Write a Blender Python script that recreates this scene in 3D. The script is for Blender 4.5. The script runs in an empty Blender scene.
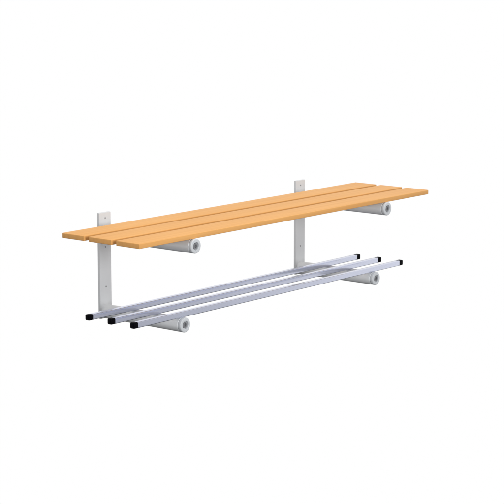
import bpy, bmesh, math
from mathutils import Matrix, Vector

# ---------------------------------------------------------------- helpers
S = 0.7                                   # real size of one layout unit, metres
C = bpy.context.scene.collection
sc = bpy.context.scene


def link(name, bm, mat, parent=None, loc=(0, 0, 0), smooth=True):
    me = bpy.data.meshes.new(name)
    bm.to_mesh(me)
    bm.free()
    me.materials.append(mat)
    if smooth:
        for p in me.polygons:
            p.use_smooth = True
    me.set_sharp_from_angle(angle=math.radians(32))
    o = bpy.data.objects.new(name, me)
    C.objects.link(o)
    o.location = loc
    if parent:
        o.parent = parent
    return o


def copy_tree(o, parent, loc):
    """a part and its sub-parts, copied"""
    c = o.copy()
    C.objects.link(c)
    c.parent = parent
    c.location = loc
    for ch in [x for x in bpy.data.objects if x.parent == o]:
        d = ch.copy()
        C.objects.link(d)
        d.parent = c
    return c


def box_bm(size, bev=0.0, seg=3, origin=(0, 0, 0)):
    """box from origin to origin+size with rounded edges"""
    bm = bmesh.new()
    bmesh.ops.create_cube(bm, size=1.0)
    for v in bm.verts:
        v.co = Vector([(v.co[i] + 0.5) * size[i] + origin[i] for i in range(3)])
    if bev > 0:
        bmesh.ops.bevel(bm, geom=list(bm.edges), offset=bev, segments=seg,
                        profile=0.5, affect='EDGES', clamp_overlap=True)
    return bm


def lathe_bm(profile, n=96):
    """profile of (radius, distance along -Y); revolved round the Y axis"""
    bm = bmesh.new()
    rings = []
    for r, d in profile:
        if r <= 1e-7:
            rings.append([bm.verts.new((0, -d, 0))])
        else:
            rings.append([bm.verts.new((r * math.cos(2 * math.pi * k / n), -d,
                                        r * math.sin(2 * math.pi * k / n))) for k in range(n)])
    for a, b in zip(rings, rings[1:]):
        for k in range(n):
            k2 = (k + 1) % n
            if len(a) == 1 and len(b) == 1:
                continue
            if len(a) == 1:
                bm.faces.new((a[0], b[k], b[k2]))
            elif len(b) == 1:
                bm.faces.new((a[k], b[0], a[k2]))
            else:
                bm.faces.new((a[k], b[k], b[k2], a[k2]))
    bmesh.ops.recalc_face_normals(bm, faces=bm.faces)
    return bm


def arc(cx, cy, r, a0, a1, n=6):
    return [(cx + r * math.cos(math.radians(a0 + (a1 - a0) * i / n)),
             cy + r * math.sin(math.radians(a0 + (a1 - a0) * i / n))) for i in range(n + 1)]


# ---------------------------------------------------------------- materials
def mat(name, col, rough=0.5, spec=0.5, metal=0.0, coat=0.0, noise=None, bump=0.0):
    m = bpy.data.materials.new(name)
    m.use_nodes = True
    nt = m.node_tree
    b = nt.nodes['Principled BSDF']
    b.inputs['Base Color'].default_value = (*col, 1)
    b.inputs['Roughness'].default_value = rough
    b.inputs['Specular IOR Level'].default_value = spec
    b.inputs['Metallic'].default_value = metal
    b.inputs['Coat Weight'].default_value = coat
    if noise:
        scale, amount = noise
        tc = nt.nodes.new('ShaderNodeTexCoord')
        nz = nt.nodes.new('ShaderNodeTexNoise')
        nz.inputs['Scale'].default_value = scale
        nz.inputs['Detail'].default_value = 6
        nt.links.new(tc.outputs['Object'], nz.inputs['Vector'])
        mp = nt.nodes.new('ShaderNodeMapRange')
        mp.inputs['To Min'].default_value = rough - amount
        mp.inputs['To Max'].default_value = rough + amount
        nt.links.new(nz.outputs['Fac'], mp.inputs['Value'])
        nt.links.new(mp.outputs['Result'], b.inputs['Roughness'])
        if bump:
            bp = nt.nodes.new('ShaderNodeBump')
            bp.inputs['Strength'].default_value = bump
            bp.inputs['Distance'].default_value = 0.0004
            nt.links.new(nz.outputs['Fac'], bp.inputs['Height'])
            nt.links.new(bp.outputs['Normal'], b.inputs['Normal'])
    return m


def wood_mat():
    m = bpy.data.materials.new('varnished_light_wood')
    m.use_nodes = True
    nt = m.node_tree
    N, L = nt.nodes, nt.links
    b = N['Principled BSDF']
    tc = N.new('ShaderNodeTexCoord')
    oi = N.new('ShaderNodeObjectInfo')
    add = N.new('ShaderNodeVectorMath')
    add.operation = 'ADD'
    sc_ = N.new('ShaderNodeVectorMath')
    sc_.operation = 'SCALE'
    sc_.inputs['Scale'].default_value = 7.0
    cmb = N.new('ShaderNodeCombineXYZ')
    for k in 'XYZ':
        L.new(oi.outputs['Random'], cmb.inputs[k])
    L.new(cmb.outputs[0], sc_.inputs[0])
    L.new(tc.outputs['Object'], add.inputs[0])
    L.new(sc_.outputs[0], add.inputs[1])
    mp = N.new('ShaderNodeMapping')
    mp.inputs['Scale'].default_value = (1.6, 60, 60)
    L.new(add.outputs[0], mp.inputs['Vector'])
    n1 = N.new('ShaderNodeTexNoise')
    n1.inputs['Scale'].default_value = 1.3
    n1.inputs['Detail'].default_value = 5
    n1.inputs['Distortion'].default_value = 0.5
    L.new(mp.outputs[0], n1.inputs['Vector'])
    n2 = N.new('ShaderNodeTexNoise')
    n2.inputs['Scale'].default_value = 3.0
    n2.inputs['Detail'].default_value = 2
    L.new(add.outputs[0], n2.inputs['Vector'])
    mx = N.new('ShaderNodeMath')
    mx.operation = 'MULTIPLY_ADD'
    mx.inputs[1].default_value = 0.4
    L.new(n2.outputs['Fac'], mx.inputs[0])
    L.new(n1.outputs['Fac'], mx.inputs[2])
    rp = N.new('ShaderNodeValToRGB')
    rp.color_ramp.elements[0].position = 0.42
    rp.color_ramp.elements[0].color = (0.75, 0.375, 0.118, 1)
    rp.color_ramp.elements[1].position = 0.98
    rp.color_ramp.elements[1].color = (0.84, 0.445, 0.152, 1)
    L.new(mx.outputs[0], rp.inputs['Fac'])
    L.new(rp.outputs['Color'], b.inputs['Base Color'])
    b.inputs['Roughness'].default_value = 0.55
    b.inputs['Specular IOR Level'].default_value = 0.12
    bp = N.new('ShaderNodeBump')
    bp.inputs['Strength'].default_value = 0.15
    bp.inputs['Distance'].default_value = 0.0005
    L.new(n1.outputs['Fac'], bp.inputs['Height'])
    L.new(bp.outputs['Normal'], b.inputs['Normal'])
    return m


M_wood = wood_mat()
M_plate = mat('pale_grey_painted_steel', (0.66, 0.675, 0.69), 0.5, 0.3, noise=(40, 0.06), bump=0.1)
M_tube = mat('white_grey_coated_tube', (0.79, 0.81, 0.83), 0.3, 0.6, noise=(30, 0.05), bump=0.08)
M_cap = mat('grey_plastic_cap', (0.62, 0.645, 0.675), 0.35, 0.5, noise=(60, 0.05))
M_screw = mat('zinc_screw', (0.30, 0.30, 0.31), 0.4, 0.5, noise=(80, 0.08))
M_bolt = mat('dark_steel_bolt', (0.20, 0.205, 0.22), 0.4, 0.5, noise=(80, 0.08))
M_bar = mat('silver_anodised_bar', (0.67, 0.70, 0.84), 0.2, 0.6, metal=0.82, noise=(14, 0.03))
M_black = mat('black_plastic_plug', (0.0015, 0.0015, 0.003), 0.5, 0.04, noise=(60, 0.05))

# ---------------------------------------------------------------- dimensions
D, W, TP, H = 1.4736 * S, 0.07564 * S, 0.01482 * S, 0.5 * S
ZU, ZL, R = 0.40074 * S, 0.03275 * S, 0.03378 * S
LU, LL = 0.56123 * S, 0.49528 * S
XA, XB = -0.3218 * S, 1.8915 * S
Y0, SW, SG, T = -0.0945 * S, 0.1385 * S, 0.0288 * S, 0.0228 * S
B1, BD, BXA, BXB, BS = 0.19411 * S, 0.13746 * S, -0.28401 * S, 1.77145 * S, 0.02605 * S

# ---------------------------------------------------------------- the bench
bench = bpy.data.objects.new('wall_bench', None)
C.objects.link(bench)
bench.empty_display_size = 0.1
bench['label'] = 'wall-mounted bench of three light wooden slats above a three-bar metal shoe rack on grey brackets'
bench['category'] = 'bench'

# wall plates with their screws
for i, x in enumerate((0.0, D)):
    if i == 0:
        plate = link('wall_plate', box_bm((W, TP, H), 0.0011, 3, (0, -TP, 0)), M_plate, bench, (x, 0, 0))
        prof = [(0.0052, -0.0006), (0.0052, 0.0004), (0.0047, 0.0011), (0.0034, 0.0016),
                (0.0020, 0.0017), (0.0017, 0.0004), (0.0, 0.0003)]
        prof = [(r * 0.5, d) for r, d in prof]
        for k, z in enumerate((0.474, 0.338, 0.150)):
            if k == 0:
                first = link('screw', lathe_bm(prof, 32), M_screw, plate, (W / 2, -TP, z * S))
            else:
                s = first.copy()
                C.objects.link(s)
                s.parent = plate
                s.location = (W / 2, -TP, z * S)
    else:
        copy_tree(plate, bench, (x, 0, 0))


# support tubes: hollow-looking round arms with a grooved plastic cap and a socket bolt
def tube(length, loc):
    cl = 0.0125                                   # length of the end cap
    body = length - cl
    prof = [(0, -0.0005), (R, -0.0005), (R, body - 0.0012)] + \
           [(R - 0.0006, body - 0.0004), (R - 0.0012, body), (0, body)]
    t = link('support_tube', lathe_bm(prof), M_tube, bench, loc)
    rr = 0.0032
    d0 = body + 0.0018
    p = [(R * 0.80, body - 0.002), (R * 0.91, body - 0.0002), (R * 0.91, d0), (R - 0.0006, d0 + 0.0001), (R, d0 + 0.0007)]
    p += [(x, y) for x, y in arc(R - rr, length - rr, rr, 0, 90, 8)]
    p += [(R * 0.60, length + 0.0002), (R * 0.565, length - 0.0004), (R * 0.545, length - 0.0018),
          (R * 0.535, length - 0.006), (0, length - 0.006)]
    link('end_cap', lathe_bm(p), M_cap, t)
    # socket bolt inside the recess
    h = R * 0.42
    q = [(h, length - 0.0062), (h, length - 0.0028), (h - 0.0008, length - 0.002), (h * 0.60, length - 0.002)]
    bm = lathe_bm(q, 48)
    # hexagonal socket
    hx = [(h * 0.6 * math.cos(math.pi / 3 * k), h * 0.6 * math.sin(math.pi / 3 * k)) for k in range(6)]
    n = 48
    ring = [bm.verts.new((h * 0.6 * math.cos(2 * math.pi * k / n), -(length - 0.002),
                          h * 0.6 * math.sin(2 * math.pi * k / n))) for k in range(n)]
    hv, hb = [], []
    for k in range(n):
        s = k // 8
        f = (k % 8) / 8
        a, b = hx[s], hx[(s + 1) % 6]
        px, pz = a[0] + (b[0] - a[0]) * f, a[1] + (b[1] - a[1]) * f
        hv.append(bm.verts.new((px * 0.98, -(length - 0.0021), pz * 0.98)))
        hb.append(bm.verts.new((px * 0.98, -(length - 0.0058), pz * 0.98)))
    for k in range(n):
        k2 = (k + 1) % n
        bm.faces.new((ring[k], ring[k2], hv[k2], hv[k]))
        bm.faces.new((hv[k], hv[k2], hb[k2], hb[k]))
    bm.faces.new(hb)
    bmesh.ops.remove_doubles(bm, verts=bm.verts, dist=1e-6)
    bmesh.ops.recalc_face_normals(bm, faces=bm.faces)
    link('bolt', bm, M_bolt, t)
    return t


upper = tube(LU, (W / 2, -TP, ZU))
lower = tube(LL, (W / 2, -TP, ZL))
copy_tree(upper, bench, (D + W / 2, -TP, ZU))
copy_tree(lower, bench, (D + W / 2, -TP, ZL))

# three slats resting on the upper tubes
slat = None
for i in range(3):
    y = Y0 - i * (SW + SG) - SW
    loc = (XA, y, ZU + R - 0.0003)
    if slat is None:
        slat = link('seat_slat', box_bm((XB - XA, SW, T), 0.0019, 4), M_wood, bench, loc)
    else:
        copy_tree(slat, bench, loc)

# three square bars resting on the lower tubes, each with a black plug at both ends
bar = None
CL = 0.030 * S
CR = 0.0190
for i in range(3):
    y = -(B1 + i * BD) - BS
    loc = (BXA, y, ZL + R - 0.0002)
    if bar is None:
        L_ = BXB - BXA
        bar = link('rack_bar', box_bm((L_ - 0.8 * CL - CR, BS, BS), 0.0024, 4, (0.8 * CL, 0, 0)), M_bar, bench, loc)
        e = 0.0003
        link('end_cap', box_bm((CL, BS + 2 * e, BS + 2 * e), 0.0040, 5, (0, -e, -e)), M_black, bar)
        link('end_cap', box_bm((0.0245, BS + 2 * e, BS + 2 * e), 0.0036, 5, (L_ - 0.0245, -e, -e)), M_black, bar)
    else:
        copy_tree(bar, bench, loc)

# ---------------------------------------------------------------- camera
yaw, pitch = 0.88112, 0.17115
cam = bpy.data.cameras.new('camera')
cam.sensor_width = 36
cam.lens = 1792.86 / 504 * 36
cam.clip_start, cam.clip_end = 0.1, 200
co = bpy.data.objects.new('camera', cam)
C.objects.link(co)
co.location = (-5.87195 * S, -5.77272 * S, 1.7344 * S)
co.rotation_euler = (math.pi / 2 - pitch, 0, -yaw)
sc.camera = co

# ---------------------------------------------------------------- world and added lamps
# white void; its darkening below and on the open side is made up
w = bpy.data.worlds.new('World')
sc.world = w
w.use_nodes = True
nt = w.node_tree
bg = nt.nodes['Background']
N, L = nt.nodes, nt.links
tc = N.new('ShaderNodeTexCoord')
sp = N.new('ShaderNodeSeparateXYZ')
L.new(tc.outputs['Generated'], sp.inputs[0])
# elevation: white above, darkness added below the frame to shade undersides
mr = N.new('ShaderNodeMapRange')
mr.inputs['From Min'].default_value = -0.50
mr.inputs['From Max'].default_value = -0.335
mr.inputs['To Min'].default_value = 0.02
mr.inputs['To Max'].default_value = 1.0
L.new(sp.outputs['Z'], mr.inputs['Value'])
# azimuth: white on the wall side, invented dimming opposite to darken front faces
dp = N.new('ShaderNodeVectorMath')
dp.operation = 'DOT_PRODUCT'
dp.inputs[1].default_value = (0.62, 0.78, 0.0)
L.new(tc.outputs['Generated'], dp.inputs[0])
m2 = N.new('ShaderNodeMapRange')
m2.inputs['From Min'].default_value = -0.35
m2.inputs['From Max'].default_value = 0.30
m2.inputs['To Min'].default_value = 0.42
m2.inputs['To Max'].default_value = 1.0
L.new(dp.outputs['Value'], m2.inputs['Value'])
mu = N.new('ShaderNodeMath')
mu.operation = 'MULTIPLY'
L.new(mr.outputs['Result'], mu.inputs[0])
L.new(m2.outputs['Result'], mu.inputs[1])
L.new(mu.outputs[0], bg.inputs['Color'])
bg.inputs['Strength'].default_value = 1.0


def area(name, loc, target, size, power, col=(1, 1, 1)):
    l = bpy.data.lights.new(name, 'AREA')
    l.shape = 'DISK'
    l.size = size
    l.energy = power
    l.color = col
    o = bpy.data.objects.new(name, l)
    C.objects.link(o)
    o.location = loc
    o.rotation_euler = (Vector(target) - Vector(loc)).to_track_quat('-Z', 'Y').to_euler()
    return o


area('overhead_fill', (0.3, -0.9, 5.2), (0.4, -0.2, 0.2), 3.0, 90)  # added unseen lamp to brighten the slat tops
area('front_fill', (-1.9, -5.4, 1.25), (0.5, -0.2, 0.15), 2.0, 175)  # added fill from the front left for plates, tubes and bars

# ---------------------------------------------------------------- render
sc.view_settings.view_transform = 'Standard'
sc.view_settings.look = 'None'
sc.view_settings.exposure = 0
sc.view_settings.gamma = 1
sc.render.resolution_x = sc.render.resolution_y = 1024
